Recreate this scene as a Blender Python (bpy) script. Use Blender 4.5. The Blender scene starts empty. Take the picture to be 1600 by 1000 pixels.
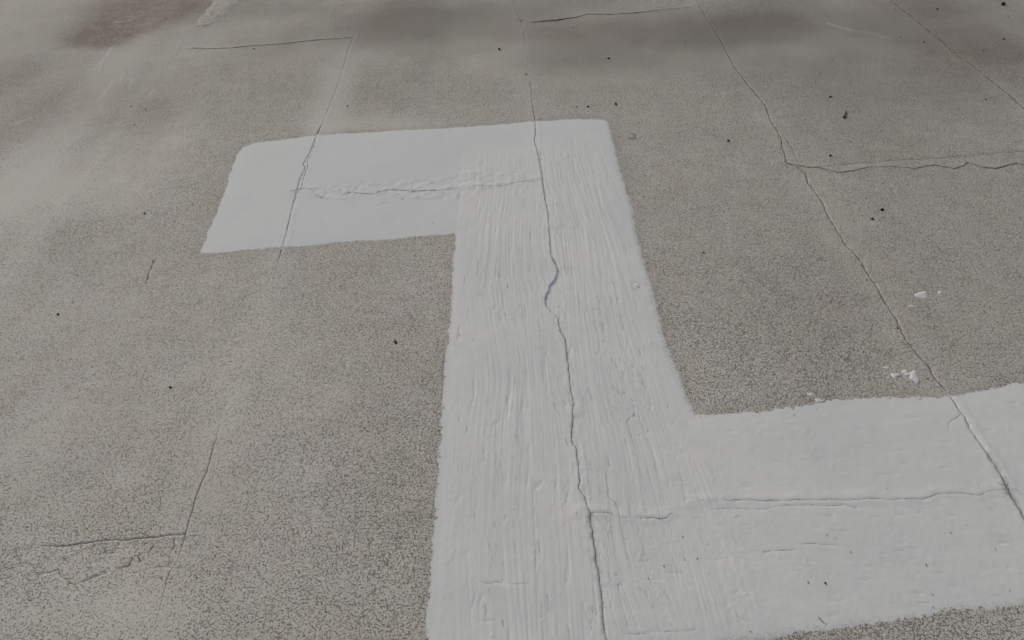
import bpy, math, random
import numpy as np

# ------------------------------------------------------------------ camera, sky, sun, exposure
scene = bpy.context.scene
CAM_H, PITCH, ROLL, FPX = 1.5, math.radians(43.05), math.radians(3.43), 1155.0
FWD = np.array([0, math.cos(PITCH), -math.sin(PITCH)])
RT = np.array([1.0, 0, 0]); UP = np.array([0, math.sin(PITCH), math.cos(PITCH)])
CR = RT * math.cos(ROLL) - UP * math.sin(ROLL)
CU = RT * math.sin(ROLL) + UP * math.cos(ROLL)
cam_data = bpy.data.cameras.new('camera'); cam = bpy.data.objects.new('camera', cam_data)
scene.collection.objects.link(cam)
from mathutils import Matrix, Vector
cam.matrix_world = Matrix(((CR[0], CU[0], -FWD[0], 0), (CR[1], CU[1], -FWD[1], 0), (CR[2], CU[2], -FWD[2], CAM_H), (0, 0, 0, 1)))
cam_data.sensor_width = 36; cam_data.lens = FPX / 1600 * 36
cam_data.clip_start = 0.05; cam_data.clip_end = 2000
scene.camera = cam

world = bpy.data.worlds.new('World'); scene.world = world; world.use_nodes = True
SUN_EL, SUN_AZ = math.radians(38), math.radians(-35)      # azimuth from +Y (away from the camera), negative = to the left
nt = world.node_tree
sky = nt.nodes.new('ShaderNodeTexSky'); sky.sky_type = 'NISHITA'; sky.sun_disc = False
sky.sun_elevation = SUN_EL; sky.sun_rotation = SUN_AZ; sky.air_density = 1.0; sky.dust_density = 4.0; sky.ozone_density = 1.0
bg = nt.nodes['Background']; bg.inputs['Strength'].default_value = 0.07
nt.links.new(sky.outputs[0], bg.inputs['Color'])
sun_d = bpy.data.lights.new('sun', 'SUN'); sun_d.energy = 1.2; sun_d.angle = math.radians(26); sun_d.color = (1.0, 0.93, 0.83)
sun = bpy.data.objects.new('sun', sun_d); scene.collection.objects.link(sun)
sd = Vector((math.sin(SUN_AZ) * math.cos(SUN_EL), math.cos(SUN_AZ) * math.cos(SUN_EL), math.sin(SUN_EL)))
sun.rotation_euler = sd.to_track_quat('Z', 'Y').to_euler()
scene.view_settings.view_transform = 'Standard'; scene.view_settings.look = 'None'
scene.view_settings.gamma = 1; scene.view_settings.use_curve_mapping = False
scene.view_settings.exposure = -0.15

# ------------------------------------------------------------------ helpers
COL = scene.collection
rnd = random.Random(7)
def at(px, py):
    """a point seen at (px, py) in the photograph, on the roof plane"""
    d = FWD * FPX + CR * (px - 800) - CU * (py - 500)
    s = CAM_H / -d[2]
    return (d[0] * s, d[1] * s)
def path(*pts): return np.array([at(*p[:2]) for p in pts])

def _hash(ix, iy, seed):
    n = (ix.astype(np.int64) * 374761393 + iy.astype(np.int64) * 668265263 + seed * 974634777) & 0xffffffff
    n = ((n ^ (n >> 13)) * 1274126177) & 0xffffffff
    n = n ^ (n >> 16)
    return (n & 0xffff).astype(np.float32) / 32767.5 - 1.0
def vn(x, y, seed=0):
    """smooth value noise, -1..1"""
    fx = np.floor(x); fy = np.floor(y); ix = fx.astype(np.int64); iy = fy.astype(np.int64)
    tx = (x - fx); ty = (y - fy)
    tx = tx * tx * tx * (tx * (tx * 6 - 15) + 10); ty = ty * ty * ty * (ty * (ty * 6 - 15) + 10)
    a = _hash(ix, iy, seed); b = _hash(ix + 1, iy, seed); c = _hash(ix, iy + 1, seed); d = _hash(ix + 1, iy + 1, seed)
    return (a + (b - a) * tx) * (1 - ty) + (c + (d - c) * tx) * ty
def fbm(x, y, seed=0, o=3):
    s = 0; a = 1.0; t = 0
    for i in range(o):
        s = s + a * vn(x * 2.03 ** i + 17.3 * i, y * 2.03 ** i - 9.1 * i, seed + i); t += a; a *= 0.5
    return s / t
def sstep(a, b, x):
    t = np.clip((x - a) / (b - a), 0, 1); return t * t * (3 - 2 * t)

# ------------------------------------------------------------------ lines of the place: seams, joints, hairline cracks
def seamx(pts, x_nom):
    """seam x as a function of y, from traced points"""
    P = path(*pts); o = np.argsort(P[:, 1]); P = P[o]
    keep = [0]
    for i in range(1, len(P)):
        if P[i, 1] > P[keep[-1], 1] + 0.002: keep.append(i)
    P = P[keep]
    Y = np.concatenate([[-3, P[0, 1] - .25], P[:, 1], [P[-1, 1] + .3, 12]])
    X = np.concatenate([[x_nom, x_nom], P[:, 0], [x_nom, x_nom]])
    return Y, X
TA = [(563,20),(556,50),(545,75),(535,110),(525,140),(515,165),(505,190),(498,205),(491,222),(484,240),(478,250),(474,257),(477,264),(469,280),(464,297),(458,320),(452,345),(446,370),(441,386),(434,410),(428,430),(410,490),(392,535),(374,570),(350,640),(332,705),(322,740),(315,755),(304,785),(302,795),(297,812),(293,825),(287,845),(283,860),(277,880),(264,895),(258,920),(252,945),(243,975),(230,1000)]
TB = [(797,-5),(803,8),(812,30),(818,45),(822,80),(826,110),(830,140),(832,165),(836,187),(837,205),(835,218),(839,235),(843,250),(848,283),(852,310),(857,340),(859,370),(861,398),(868,415),(872,423),(871,431),(866,440),(859,448),(857,456),(853,464),(852,473),(855,481),(860,487),(867,492),(872,498),(873,505),(876,520),(883,530),(887,560),(891,600),(896,630),(895,660),(893,690),(900,700),(903,720),(906,750),(904,765),(913,778),(919,795),(922,803),(925,830),(930,865),(936,900),(941,940),(943,970),(947,1000)]
TC = [(1094,10),(1100,20),(1108,35),(1120,52),(1128,66),(1140,90),(1150,108),(1159,118),(1165,128),(1180,145),(1195,163),(1205,190),(1215,205),(1222,218),(1221,230),(1227,243),(1229,255),(1246,262),(1260,272),(1262,286),(1275,302),(1286,317),(1294,337),(1307,357),(1311,365),(1322,382),(1332,392),(1347,410),(1357,430),(1370,447),(1382,470),(1395,490),(1402,500),(1407,515),(1415,530),(1432,552),(1450,572),(1462,592),(1482,615),(1495,637),(1507,652),(1515,670),(1525,685),(1537,700),(1546,717),(1555,727),(1565,747),(1575,765),(1582,780),(1595,800),(1612,830)]
TD = [(1391,0),(1405,11),(1420,22),(1437,37),(1455,52),(1472,65),(1492,84),(1517,101),(1547,125),(1575,147),(1600,170),(1625,190)]
SEAMS = [(np.array([-3, 12.]), np.array([v, v])) for v in (-5.3, -4.37, -3.44, -2.53)]
SEAMS += [(np.array([-3, 2.34, 2.65, 4.48, 12.]), np.array([-1.65, -1.654, -1.627, -1.638, -1.64])),
          seamx(TA, -0.78), seamx(TB, 0.146), seamx(TC, 1.105), seamx(TD, 2.09)]
SEAMS += [(np.array([-3, 12.]), np.array([v, v])) for v in (3.03, 3.97, 4.9)]
def sx(i, y): return np.interp(y, SEAMS[i][0], SEAMS[i][1]) + 0.0016 * vn(y * 90, y * 0 + i * 7.7, 31) * (1 if 4 <= i <= 8 else 0)

TJ_AB = [(464,298),(470,296),(487,296),(491,304),(500,309),(515,311),(525,309),(545,301),(560,302),(580,304),(605,297),(625,297),(650,299),(697,297),(720,291),(733,293),(750,291),(787,291),(800,287),(820,284),(846,281)]
TJ_BCt = [(816,32),(828,36),(845,34),(860,33),(880,30),(900,27),(918,22),(960,22),(1000,19),(1030,15),(1080,11)]
TJ_BC = [(923,802),(950,802),(965,809),(995,811),(1005,809),(1040,812),(1060,796),(1090,786),(1150,782),(1200,784),(1260,782),(1300,782),(1340,782),(1362,780),(1395,782),(1440,781),(1465,773),(1497,772),(1530,775),(1550,767),(1572,766)]
TJ_CD = [(1229,255),(1262,262),(1275,262),(1295,266),(1310,270),(1330,268),(1360,262),(1390,261),(1430,264),(1460,258),(1492,264),(1505,260),(1513,254),(1537,262),(1557,264),(1575,259),(1590,255),(1600,258),(1640,256)]
TJ_EAt = [(300,76),(325,77),(360,76),(400,72),(432,70),(500,62),(548,59)]
TJ_EA = [(0,857),(60,852),(105,854),(125,850),(152,846),(172,844),(200,845),(210,842),(240,840),(260,837),(289,836)]
def jointy(pts, y_nom=None):
    if pts is None: return (np.array([-9., 9]), np.array([y_nom, y_nom]), lambda x: x * 0 + y_nom)
    P = path(*pts); P = P[np.argsort(P[:, 0])]
    return (P[:, 0], P[:, 1])
JO = {4: {1: jointy(TJ_EA), 2: jointy(TJ_EAt)}, 5: {1: jointy(TJ_AB)}, 6: {1: jointy(TJ_BC), 2: jointy(TJ_BCt)}, 7: {1: jointy(TJ_CD)}}
def column_joints(i):
    odd = i % 2
    ys = ([-0.56, 2.34, 5.24] if odd else [-1.98, 0.935, 3.86, 6.76])
    ys = [y for y in ys]
    out = []
    k = 0
    for y in ys:
        key = None
        if i in JO:
            if odd and abs(y - 2.34) < .1: key = 1
            if not odd and abs(y - 0.935) < .1: key = 1
            if not odd and abs(y - 3.86) < .1: key = 2
        out.append((*JO[i][key], joint_fn(JO[i][key], JSEED[(i, key)])) if key in JO.get(i, {}) else jointy(None, y))
    return [jointy(None, -3.0)] + out + [jointy(None, 9.0)]

JCURVE = []
def joint_fn(J, seed):
    return lambda x: np.interp(x, *J) + .0014 * vn(x * 75, x * 0, seed) + .0008 * vn(x * 210, x * 0, seed + 1)
# every crack: photo-traced points with a strength 0..1 (third number), width in metres
CR_ALL = []
def crack(pts, w=0.0016, s=1.0, wig=1.0):
    P = path(*pts); S = np.array([p[2] if len(p) > 2 else s for p in pts], float)
    CR_ALL.append((P, S * 1.0, w))
def seam_crack(i, pts, f, w):
    P = path(*pts); o = np.argsort(P[:, 1]); S = np.array([f(*p) for p in pts], float)[o]
    JCURVE.append(('S', (lambda y, i=i: sx(i, y)), P[o, 1], S, w))
def joint_crack(key, seed, pts, f, w):
    P = path(*pts); o = np.argsort(P[:, 0]); S = np.array([f(*p) for p in pts], float)[o]
    JCURVE.append(('J', joint_fn(JO[key[0]][key[1]], seed), P[o, 0], S, w))
JSEED = {(4, 1): 611, (4, 2): 613, (5, 1): 615, (6, 1): 617, (6, 2): 619, (7, 1): 621}
def strong(pts, f):                                       # strength as a function of photo row
    return [(x, y, f(x, y)) for x, y in pts]
seam_crack(5, TA, lambda x, y: 0.2 if y < 75 else 0.42 if y < 200 else .95 if y < 388 else .38 if y < 440 else 0.12 if y < 690 else .72 if y < 860 else .5, .0014)
crack([(480,252),(481,262),(474,280),(470,296)], .0013, .8)
crack([(494,222),(487,242),(480,254)], .0012, .7)
crack([(313,712),(308,735),(303,760),(284,802),(278,825),(276,834)], .0014, .45)
crack([(272,838),(271,860),(266,865),(265,885)], .0014, .7); crack([(264,878),(276,878)], .0012, .6); crack([(268,858),(276,852)], .0012, .6)
seam_crack(6, TB, lambda x, y: .45 if y < 60 else .35 if y < 130 else .55 if y < 187 else .75 if y < 426 else .5 if y < 500 else .9, .0016)
crack([(862,402),(868,412),(872,424)], .0015, .8)
crack([(845,235),(846,262),(850,283)], .0012, .5)
crack([(866,290),(865,330),(864,365)], .0011, .35)
crack([(946,735),(951,778),(962,785),(968,808)], .0013, .6); crack([(968,808),(971,835),(978,860),(985,880)], .0013, .3)
seam_crack(7, TC, lambda x, y: .8 if y < 30 else 0.15 if y < 48 else .7 if y < 110 else .8 if y < 250 else .85 if y < 520 else .95, .0019)
crack([(1227,215),(1232,224),(1237,230)], .0013, .7); crack([(1237,230),(1242,244),(1250,260),(1262,280),(1268,292)], .0013, .6)
crack([(1268,292),(1276,298)], .0012, .3); crack([(1318,366),(1326,378),(1331,390)], .0012, .4)
crack([(1458,600),(1470,610),(1478,620),(1490,640)], .0013, .5); crack([(1412,520),(1424,538),(1440,556),(1456,578)], .0013, .4)
crack([(1500,648),(1490,656),(1484,662),(1482,672)], .0013, .6); crack([(1575,765),(1590,768),(1600,774)], .0013, .5); crack([(1558,755),(1566,760),(1574,760)], .0015, .7)
seam_crack(8, TD, lambda x, y: .95, .0024)
crack([(1490,72),(1498,78)], .001, .4)
joint_crack((5, 1), 615, TJ_AB, lambda x, y: .9 if x < 515 else .3 if x < 540 else .95 if x < 583 else .1 if x < 600 else 1 if x < 700 else .15 if x < 735 else .6, .0016)
crack([(455,299),(466,297)], .0016, .6)
crack([(650,283),(690,281),(712,277)], .0012, .45); crack([(500,290),(560,287)], .0012, .3); crack([(620,309),(650,312),(690,311)], .0012, .35)
crack([(806,31),(812,31),(817,37)], .0015, .9)
joint_crack((6, 2), 619, TJ_BCt, lambda x, y: .3 if x < 840 else 1 if x < 905 else .62 if x < 1010 else .45, .0026)
crack([(850,34),(862,30),(870,33),(880,30)], .0024, 1.0)
joint_crack((6, 1), 617, TJ_BC, lambda x, y: .8 if x < 955 else .45 if x < 1000 else .8 if x < 1042 else .1 if x < 1095 else .65 if x < 1450 else .65 if x < 1540 else .35, .0013)
crack([(1100,785),(1085,780),(1070,782)], .0013, .5)
crack([(1110,797),(1140,795),(1165,796)], .0013, .5); crack([(1165,796),(1200,795),(1225,791),(1255,790)], .0012, .5); crack([(1255,790),(1300,791),(1320,790),(1338,795)], .0013, .6)
crack([(1195,863),(1215,860),(1240,861)], .0013, .6); crack([(1255,851),(1280,852),(1307,853)], .0013, .6); crack([(1185,862),(1170,865),(1155,866)], .0013, .4)
crack([(1300,831),(1330,830)], .001, .4); crack([(1400,794),(1428,794)], .001, .35); crack([(1240,885),(1268,885)], .001, .35); crack([(1290,800),(1310,804)], .001, .35)
joint_crack((7, 1), 621, TJ_CD, lambda x, y: .4 if x < 1262 else .85 if x < 1310 else .55 if 1350 < x < 1460 else .8, .0015)
for _ in range(34):
    x = rnd.uniform(1470, 1610); y = rnd.uniform(236, 262); l = rnd.uniform(3, 11); a = rnd.uniform(-.5, 2.2)
    crack([(x, y), (x + l * math.cos(a), y + l * .4 * math.sin(a))], .0014, rnd.uniform(.3, .6))
crack([(1275,262),(1300,258),(1340,255),(1400,250),(1450,248),(1500,244),(1560,239),(1610,235)], .0016, .85)
crack([(1323,255),(1326,265),(1330,268)], .0012, .5); crack([(1548,244),(1552,250),(1556,256)], .0013, .6); crack([(1578,238),(1590,243),(1600,250)], .0013, .7)
crack([(1222,255),(1232,262),(1250,264)], .0014, .6)
joint_crack((4, 2), 613, TJ_EAt, lambda x, y: .6, .0018)
joint_crack((4, 1), 611, TJ_EA, lambda x, y: .1 if x < 58 else .4 if x < 105 else .7, .0012)
crack([(157,846),(162,855),(165,862)], .0013, .8)
crack([(0,887),(18,888),(28,884),(31,879),(40,879),(52,884),(57,895),(60,902)], .0014, .65)
crack([(60,895),(80,894),(90,890),(93,900),(105,906),(108,911)], .0017, .8); crack([(108,911),(120,912),(134,908),(144,901),(155,898),(168,894)], .0015, .8)
crack([(120,912),(121,924)], .0014, .6); crack([(0,905),(14,902),(20,899)], .0014, .7); crack([(25,858),(28,868),(33,876)], .0017, .7)
crack([(192,887),(200,886),(202,878),(208,874)], .0018, .9); crack([(232,865),(237,859),(240,853)], .002, .9); crack([(215,870),(219,878)], .0032, .9)
crack([(168,894),(180,888),(192,882)], .0013, .3); crack([(20,926),(25,912)], .0013, .4); crack([(216,842),(217,852)], .0012, .4); crack([(198,850),(200,858)], .0012, .4)
for a, b, r in ((-100, 80, 1), (95, 190, .9), (200, 262, .35)):      # the round blister
    crack([(555 + 29 * math.cos(math.radians(t)), 869 - 24 * math.sin(math.radians(t))) for t in range(a, b + 1, 12)], .0013, .55 * r)
crack([(988 + 6 * math.cos(math.radians(t)), 213 - 4.2 * math.sin(math.radians(t))) for t in range(-160, 130, 24)], .0022, .9)
for cx, cy, r1, r2, s in ((885,245,6,6,.35),(995,448,7,6,.55),(1098,337,5,5,.35),(1320,45,4,2.5,.5)):
    crack([(cx + r1 * math.cos(math.radians(t)), cy - r2 * math.sin(math.radians(t))) for t in range(40, 300, 24)], .0012, s)
crack([(793,444),(795,447),(794,450)], .0015, .7)
crack([(754,911),(764,913),(775,911),(800,914),(826,913)], .0014, .5); crack([(752,971),(758,972),(772,971)], .0014, .5); crack([(786,972),(788,978)], .0018, .6)
crack([(1281,967),(1286,972),(1292,977)], .0018, .8); crack([(870,890),(880,893)], .001, .3)
crack([(1326,313),(1336,316),(1340,318)], .0016, .7); crack([(240,405),(236,415),(231,428),(228,441)], .0022, .95); crack([(268,337),(300,338),(318,340)], .002, .2)
crack([(246,385),(250,395)], .0018, .25); crack([(78,555),(92,548),(100,544)], .0018, .35)
crack([(880,498),(884,500),(1024,530)][:2], .0012, .3)
crack([(945,1000),(930,993),(980,992),(1000,990),(1050,987),(1085,985)][2:], .0014, .45); crack([(1150,962),(1165,968)], .0014, .4)
for _ in range(26):                                                     # loose hairlines near the torn band
    x = rnd.uniform(0, 270); y = rnd.uniform(858, 905 - x * .05); a = rnd.uniform(-.5, 3.6); l = rnd.uniform(6, 14)
    crack([(x, y), (x + l * math.cos(a) + rnd.uniform(-3, 3), y + .6 * l * math.sin(a))], .0012, rnd.uniform(.4, .75))
for _ in range(30):                                                     # short nicks in the long stripe between the patch lines
    x = rnd.uniform(475, 720); y = rnd.uniform(284, 322); l = rnd.uniform(3, 9)
    crack([(x, y), (x + l, y + rnd.uniform(-2, 2))], .0015, rnd.uniform(.3, .7))
for _ in range(120):                                                     # brush nicks along the wide band
    x = rnd.uniform(960, 1590); y = rnd.choice((rnd.uniform(665, 975), rnd.gauss(850, 45))); l = 26 * rnd.random() ** 3 + 3; dy = rnd.uniform(-2.6, 2.2)
    crack([(x, y), (x + l * .5, y + dy * .3), (x + l, y - l * .03 + dy)], .0009 * rnd.uniform(.5, 1.3), rnd.uniform(.15, .48))
for _ in range(120):                                                    # nicks following the pull of the brush
    y = rnd.uniform(400, 990); x = rnd.uniform(715, 900 + (y - 400) * .10) if rnd.random() < .45 else rnd.uniform(880, 985 + (y - 400) * .12)
    l = rnd.uniform(6, 26); k = (.02 + (x - 780) * .0016) + rnd.uniform(-.06, .06)
    crack([(x, y), (x + l * k * .4, y + l * .5), (x + l * k, y + l)], .0010 * rnd.uniform(.6, 1.3), rnd.uniform(.3, .6))
for _ in range(40):                                                     # rough stippled spot on the right flank of the long band
    y = rnd.uniform(520, 690); x = 968 + (y - 520) * .2 + rnd.gauss(0, 16); l = rnd.uniform(2, 6); a = rnd.uniform(.3, 2.4)
    crack([(x, y), (x + l * math.cos(a), y + l * math.sin(a))], .0014, rnd.uniform(.35, .65))
WHITE_SCR = []                                                           # pale scratches at upper left
def scratch(pts, s=1.0): WHITE_SCR.append((path(*pts), s))
for q in ([(175,73),(160,95),(148,108),(141,110)], [(172,80),(158,98),(154,112)], [(192,112),(190,120),(187,130)], [(176,125),(168,138),(158,152)], [(178,34),(190,33),(205,31)],
          [(100,29),(105,26)], [(208,122),(202,138)], [(190,190),(184,196)], [(25,193),(38,187),(48,185)], [(0,192),(8,190)], [(1293,36),(1305,40),(1320,45),(1330,47)],
          [(140,272),(125,292),(108,312)], [(52,252),(42,268),(32,285)], [(240,140),(233,150)]):
    scratch(q, .7)
scratch([(1330,47),(1360,52),(1390,60)], .3)

def seg_field(x, y, lines, R, seed=5):
    """signed offset from the nearest line and its strength, for points within R"""
    d = np.full(x.shape, 1.0, np.float32); sd_ = np.full(x.shape, 1.0, np.float32); st = np.zeros(x.shape, np.float32); wd = np.full(x.shape, .0015, np.float32)
    jx = 0.0020 * vn(x * 60, y * 60, seed) + 0.0009 * vn(x * 190, y * 190, seed + 1)
    jy = 0.0020 * vn(x * 60, y * 60, seed + 2) + 0.0009 * vn(x * 190, y * 190, seed + 3)
    X = x + jx; Y = y + jy
    for P, S, w in lines:
        x0, x1, y0, y1 = P[:, 0].min() - R, P[:, 0].max() + R, P[:, 1].min() - R, P[:, 1].max() + R
        idx = np.nonzero((X > x0) & (X < x1) & (Y > y0) & (Y < y1))[0]
        if not len(idx): continue
        for k in range(len(P) - 1):
            a, b = P[k], P[k + 1]
            lo_x, hi_x = min(a[0], b[0]) - R, max(a[0], b[0]) + R; lo_y, hi_y = min(a[1], b[1]) - R, max(a[1], b[1]) + R
            xi, yi = X[idx], Y[idx]
            m = idx[(xi > lo_x) & (xi < hi_x) & (yi > lo_y) & (yi < hi_y)]
            if not len(m): continue
            v = b - a; L2 = float(v @ v) + 1e-12; L = math.sqrt(L2)
            px, py = X[m] - a[0], Y[m] - a[1]
            t = (px * v[0] + py * v[1]) / L2; tc = np.clip(t, 0, 1)
            dd = np.hypot(px - tc * v[0], py - tc * v[1])
            cross = (px * v[1] - py * v[0]) / L
            beyond = np.maximum(np.maximum(-t, t - 1), 0) * L
            s = (S[k] + (S[k + 1] - S[k]) * tc) * (1 - sstep(.001, .004, beyond))
            better = dd < d[m]
            mm = m[better]
            d[mm] = dd[better]; sd_[mm] = cross[better]; st[mm] = s[better]; wd[mm] = w * (.55 + .5 * y[mm])
    for kind, fn, A_, S_, w in JCURVE:
        p, q = (y, x) if kind == 'S' else (x, y)
        lo, hi = A_[0] - .004, A_[-1] + .004
        idx = np.nonzero((p > lo) & (p < hi) & (np.abs(q - fn(np.array([(lo + hi) / 2]))[0]) < .12))[0]
        if not len(idx): continue
        off = q[idx] - fn(p[idx]); s = np.interp(p[idx], A_, S_)
        better = (np.abs(off) < d[idx]) & (np.abs(off) < R)
        mm = idx[better]; d[mm] = np.abs(off[better]); sd_[mm] = off[better]; st[mm] = s[better]; wd[mm] = w * (.55 + .45 * y[mm]) * (1.25 if kind == 'J' else 1)
    st = st * (1 - sstep(.007, .010, d))
    return d, sd_, st, wd
def near(x, y, pts, closed=False):
    """plain distance to a polyline"""
    P = np.asarray(pts, float)
    if closed: P = np.vstack([P, P[:1]])
    d = np.full(x.shape, 9.0)
    for a, b in zip(P[:-1], P[1:]):
        v = b - a; L2 = v @ v + 1e-12
        t = np.clip(((x - a[0]) * v[0] + (y - a[1]) * v[1]) / L2, 0, 1)
        d = np.minimum(d, np.hypot(x - a[0] - t * v[0], y - a[1] - t * v[1]))
    return d
def sdf(x, y, P):
    """signed distance to a closed polygon, positive inside"""
    d = near(x, y, P, True); ins = np.zeros(x.shape, bool)
    for (ax, ay), (bx, by) in zip(P, np.roll(P, -1, 0)):
        c = ((ay > y) != (by > y)) & (x < (bx - ax) * (y - ay) / (by - ay + 1e-12) + ax)
        ins ^= c
    return np.where(ins, d, -d)
PATCH = path((372,240),(380,230),(400,223),(500,211),(600,205),(700,199),(780,193),(850,188),(905,186),(944,186),(951,190),(957,215),(962,240),(975,290),(986,330),(1000,390),(1012,430),(1022,470),(1034,515),(1044,550),(1060,590),(1072,628),(1085,652),(1140,648),(1200,642),(1290,627),(1340,625),(1400,621),(1450,619),(1500,615),(1560,606),(1590,600),(1640,596),(1800,583),
             (1840,930),(1700,938),(1600,944),(1480,955),(1400,968),(1350,975),(1240,992),(1150,1004),(1050,1016),(900,1034),(780,1050),(664,1060),
             (668,1000),(670,940),(673,880),(677,820),(680,760),(685,700),(688,650),(694,590),(698,545),(703,480),(706,440),(709,400),(710,366),(640,371),(600,374),(560,376),(500,381),(440,386),(380,391),(330,395),(313,396),(313,391),(330,350),(340,325),(350,300),(360,270))

# regional marks: (photo x, photo y, radius across, radius along the line of sight on the ground, amount)
def blobs(x, y, B, seed=50, ragged=.35):
    s = np.zeros(x.shape)
    for k, (px, py, rx, ry, a) in enumerate(B):
        cx, cy = at(px, py)
        n = 1 + ragged * 1.1 * fbm(x * 2.6, y * 2.4, seed + k, 5)
        r = np.hypot((x - cx) / rx, (y - cy) / ry) * n
        s = s + a * (1 - sstep(.0, 1.3, r)) * 1.12
    return s
DIRT = [(60,60,1.5,1.4,.62),(700,30,1.0,.45,.5),(560,40,.3,.4,.3),(250,180,.6,.6,.12),(1150,90,1.2,.4,.3),(1350,250,1.2,.8,.12),(240,10,.75,.5,.5),(700,28,.9,.42,.95),(960,55,.9,.38,1.0),(1130,45,.55,.3,.5),(1200,25,.6,.35,.5),(1350,45,.6,.45,.6),(1560,70,.55,.45,.8),(1450,20,.5,.4,.7),(420,8,.5,.22,.7),(640,20,.3,.4,.5),(850,95,.3,.22,.35),(1000,95,.7,.3,.55),(1500,150,.9,.5,.45),(1280,110,.8,.5,.45),
        (1150,240,.5,.6,.22),(1460,380,.8,.6,.14),(1560,330,.5,.6,.22),(1300,440,.5,.3,.12),(640,150,.5,.25,.2),(480,50,.5,.3,.25),(540,100,.3,.3,.15),(330,5,.2,.12,.2),(470,150,.45,.3,.2),(1560,560,.25,.25,.2)]
BROWN = [(215,8,.5,.35,1.0),(180,40,.34,.3,.9),(155,62,.22,.16,1.0),(270,14,.3,.2,.6),(1090,40,.9,.16,.25),(1510,60,.35,.3,.35),(1560,90,.4,.25,.35),(1440,5,.3,.2,.25),(850,50,.5,.3,.25),(590,20,.3,.3,.3),(70,170,.3,.4,.35),(20,120,.2,.3,.3),(220,175,.3,.3,.25)]
PALE = [(1560,250,.25,.06,.5),(1380,256,.25,.04,.35),(40,40,1.2,.9,.55),(105,200,.3,1.2,.25),(30,330,.3,.8,.15),(160,270,.2,.8,.2),(520,150,.13,.5,.6),(545,60,.1,.35,.6),(660,195,.3,.12,.4),(545,200,.15,.12,.4),(280,60,.25,.6,.25),(330,20,.14,.35,.3),(1115,36,.22,.16,.8),(1200,90,.06,.3,.2),(25,690,.14,.16,.35),(190,745,.05,.05,.25),(60,940,.2,.15,.2),(1240,200,.12,.2,.2),
        (830,90,.07,.7,.35),(0,500,.3,.4,.25),(40,850,.14,.05,.4)]
SMOOTH = [(10,40,.8,1.2,.6),(150,150,.5,.8,.25),(60,300,.6,.3,.45),(300,25,.8,.7,.3),(520,150,.12,.6,.6),(700,40,1.2,.45,.85),(960,70,.8,.45,.85),(1500,40,1.2,.5,.5),(1300,50,.6,.4,.5),(550,190,.25,.12,.5),(640,195,.25,.08,.4),(30,700,.16,.18,.3),(200,745,.06,.05,.3),(170,880,.25,.04,.2),(240,235,.2,.5,.4),(100,500,.35,.3,.15),(150,640,.35,.3,.15),(190,950,.18,.08,.35)]
DENSE = [(560,460,.3,.4,.3),(1200,560,.3,.3,.35),(1340,520,.35,.5,.25),(1150,430,.5,.5,.2),(600,700,.25,.4,.3),(620,930,.25,.2,.2),(1400,995,.7,.1,.3),(150,50,.25,.18,.9),(90,95,.35,.3,.4),(200,60,.25,.15,.7),(130,360,.2,.15,.3)]
STEM_L = lambda y: np.interp(y, [.4, .8, 1.2, 2.05, 2.8], [-.215, -.203, -.19, -.177, -.150]) 
BAND_P = path((462,296),(500,289),(560,287),(640,282),(712,277),(722,266),(760,262),(846,276),(846,290),(790,292),(712,312),(640,312),(580,307),(520,314),(492,311))
TORN = path((-40,862),(60,853),(150,847),(289,838),(276,876),(230,868),(205,878),(165,896),(120,914),(95,905),(60,895),(30,880),(-40,890))
BULGE = path((873,424),(866,440),(856,460),(853,473),(860,486),(873,495),(905,500),(935,490),(925,450),(905,420),(885,416))
OLDP = path((345,-12),(330,6),(312,28),(304,42),(318,43),(338,38),(345,28),(362,14),(374,-2),(378,-14))

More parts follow.
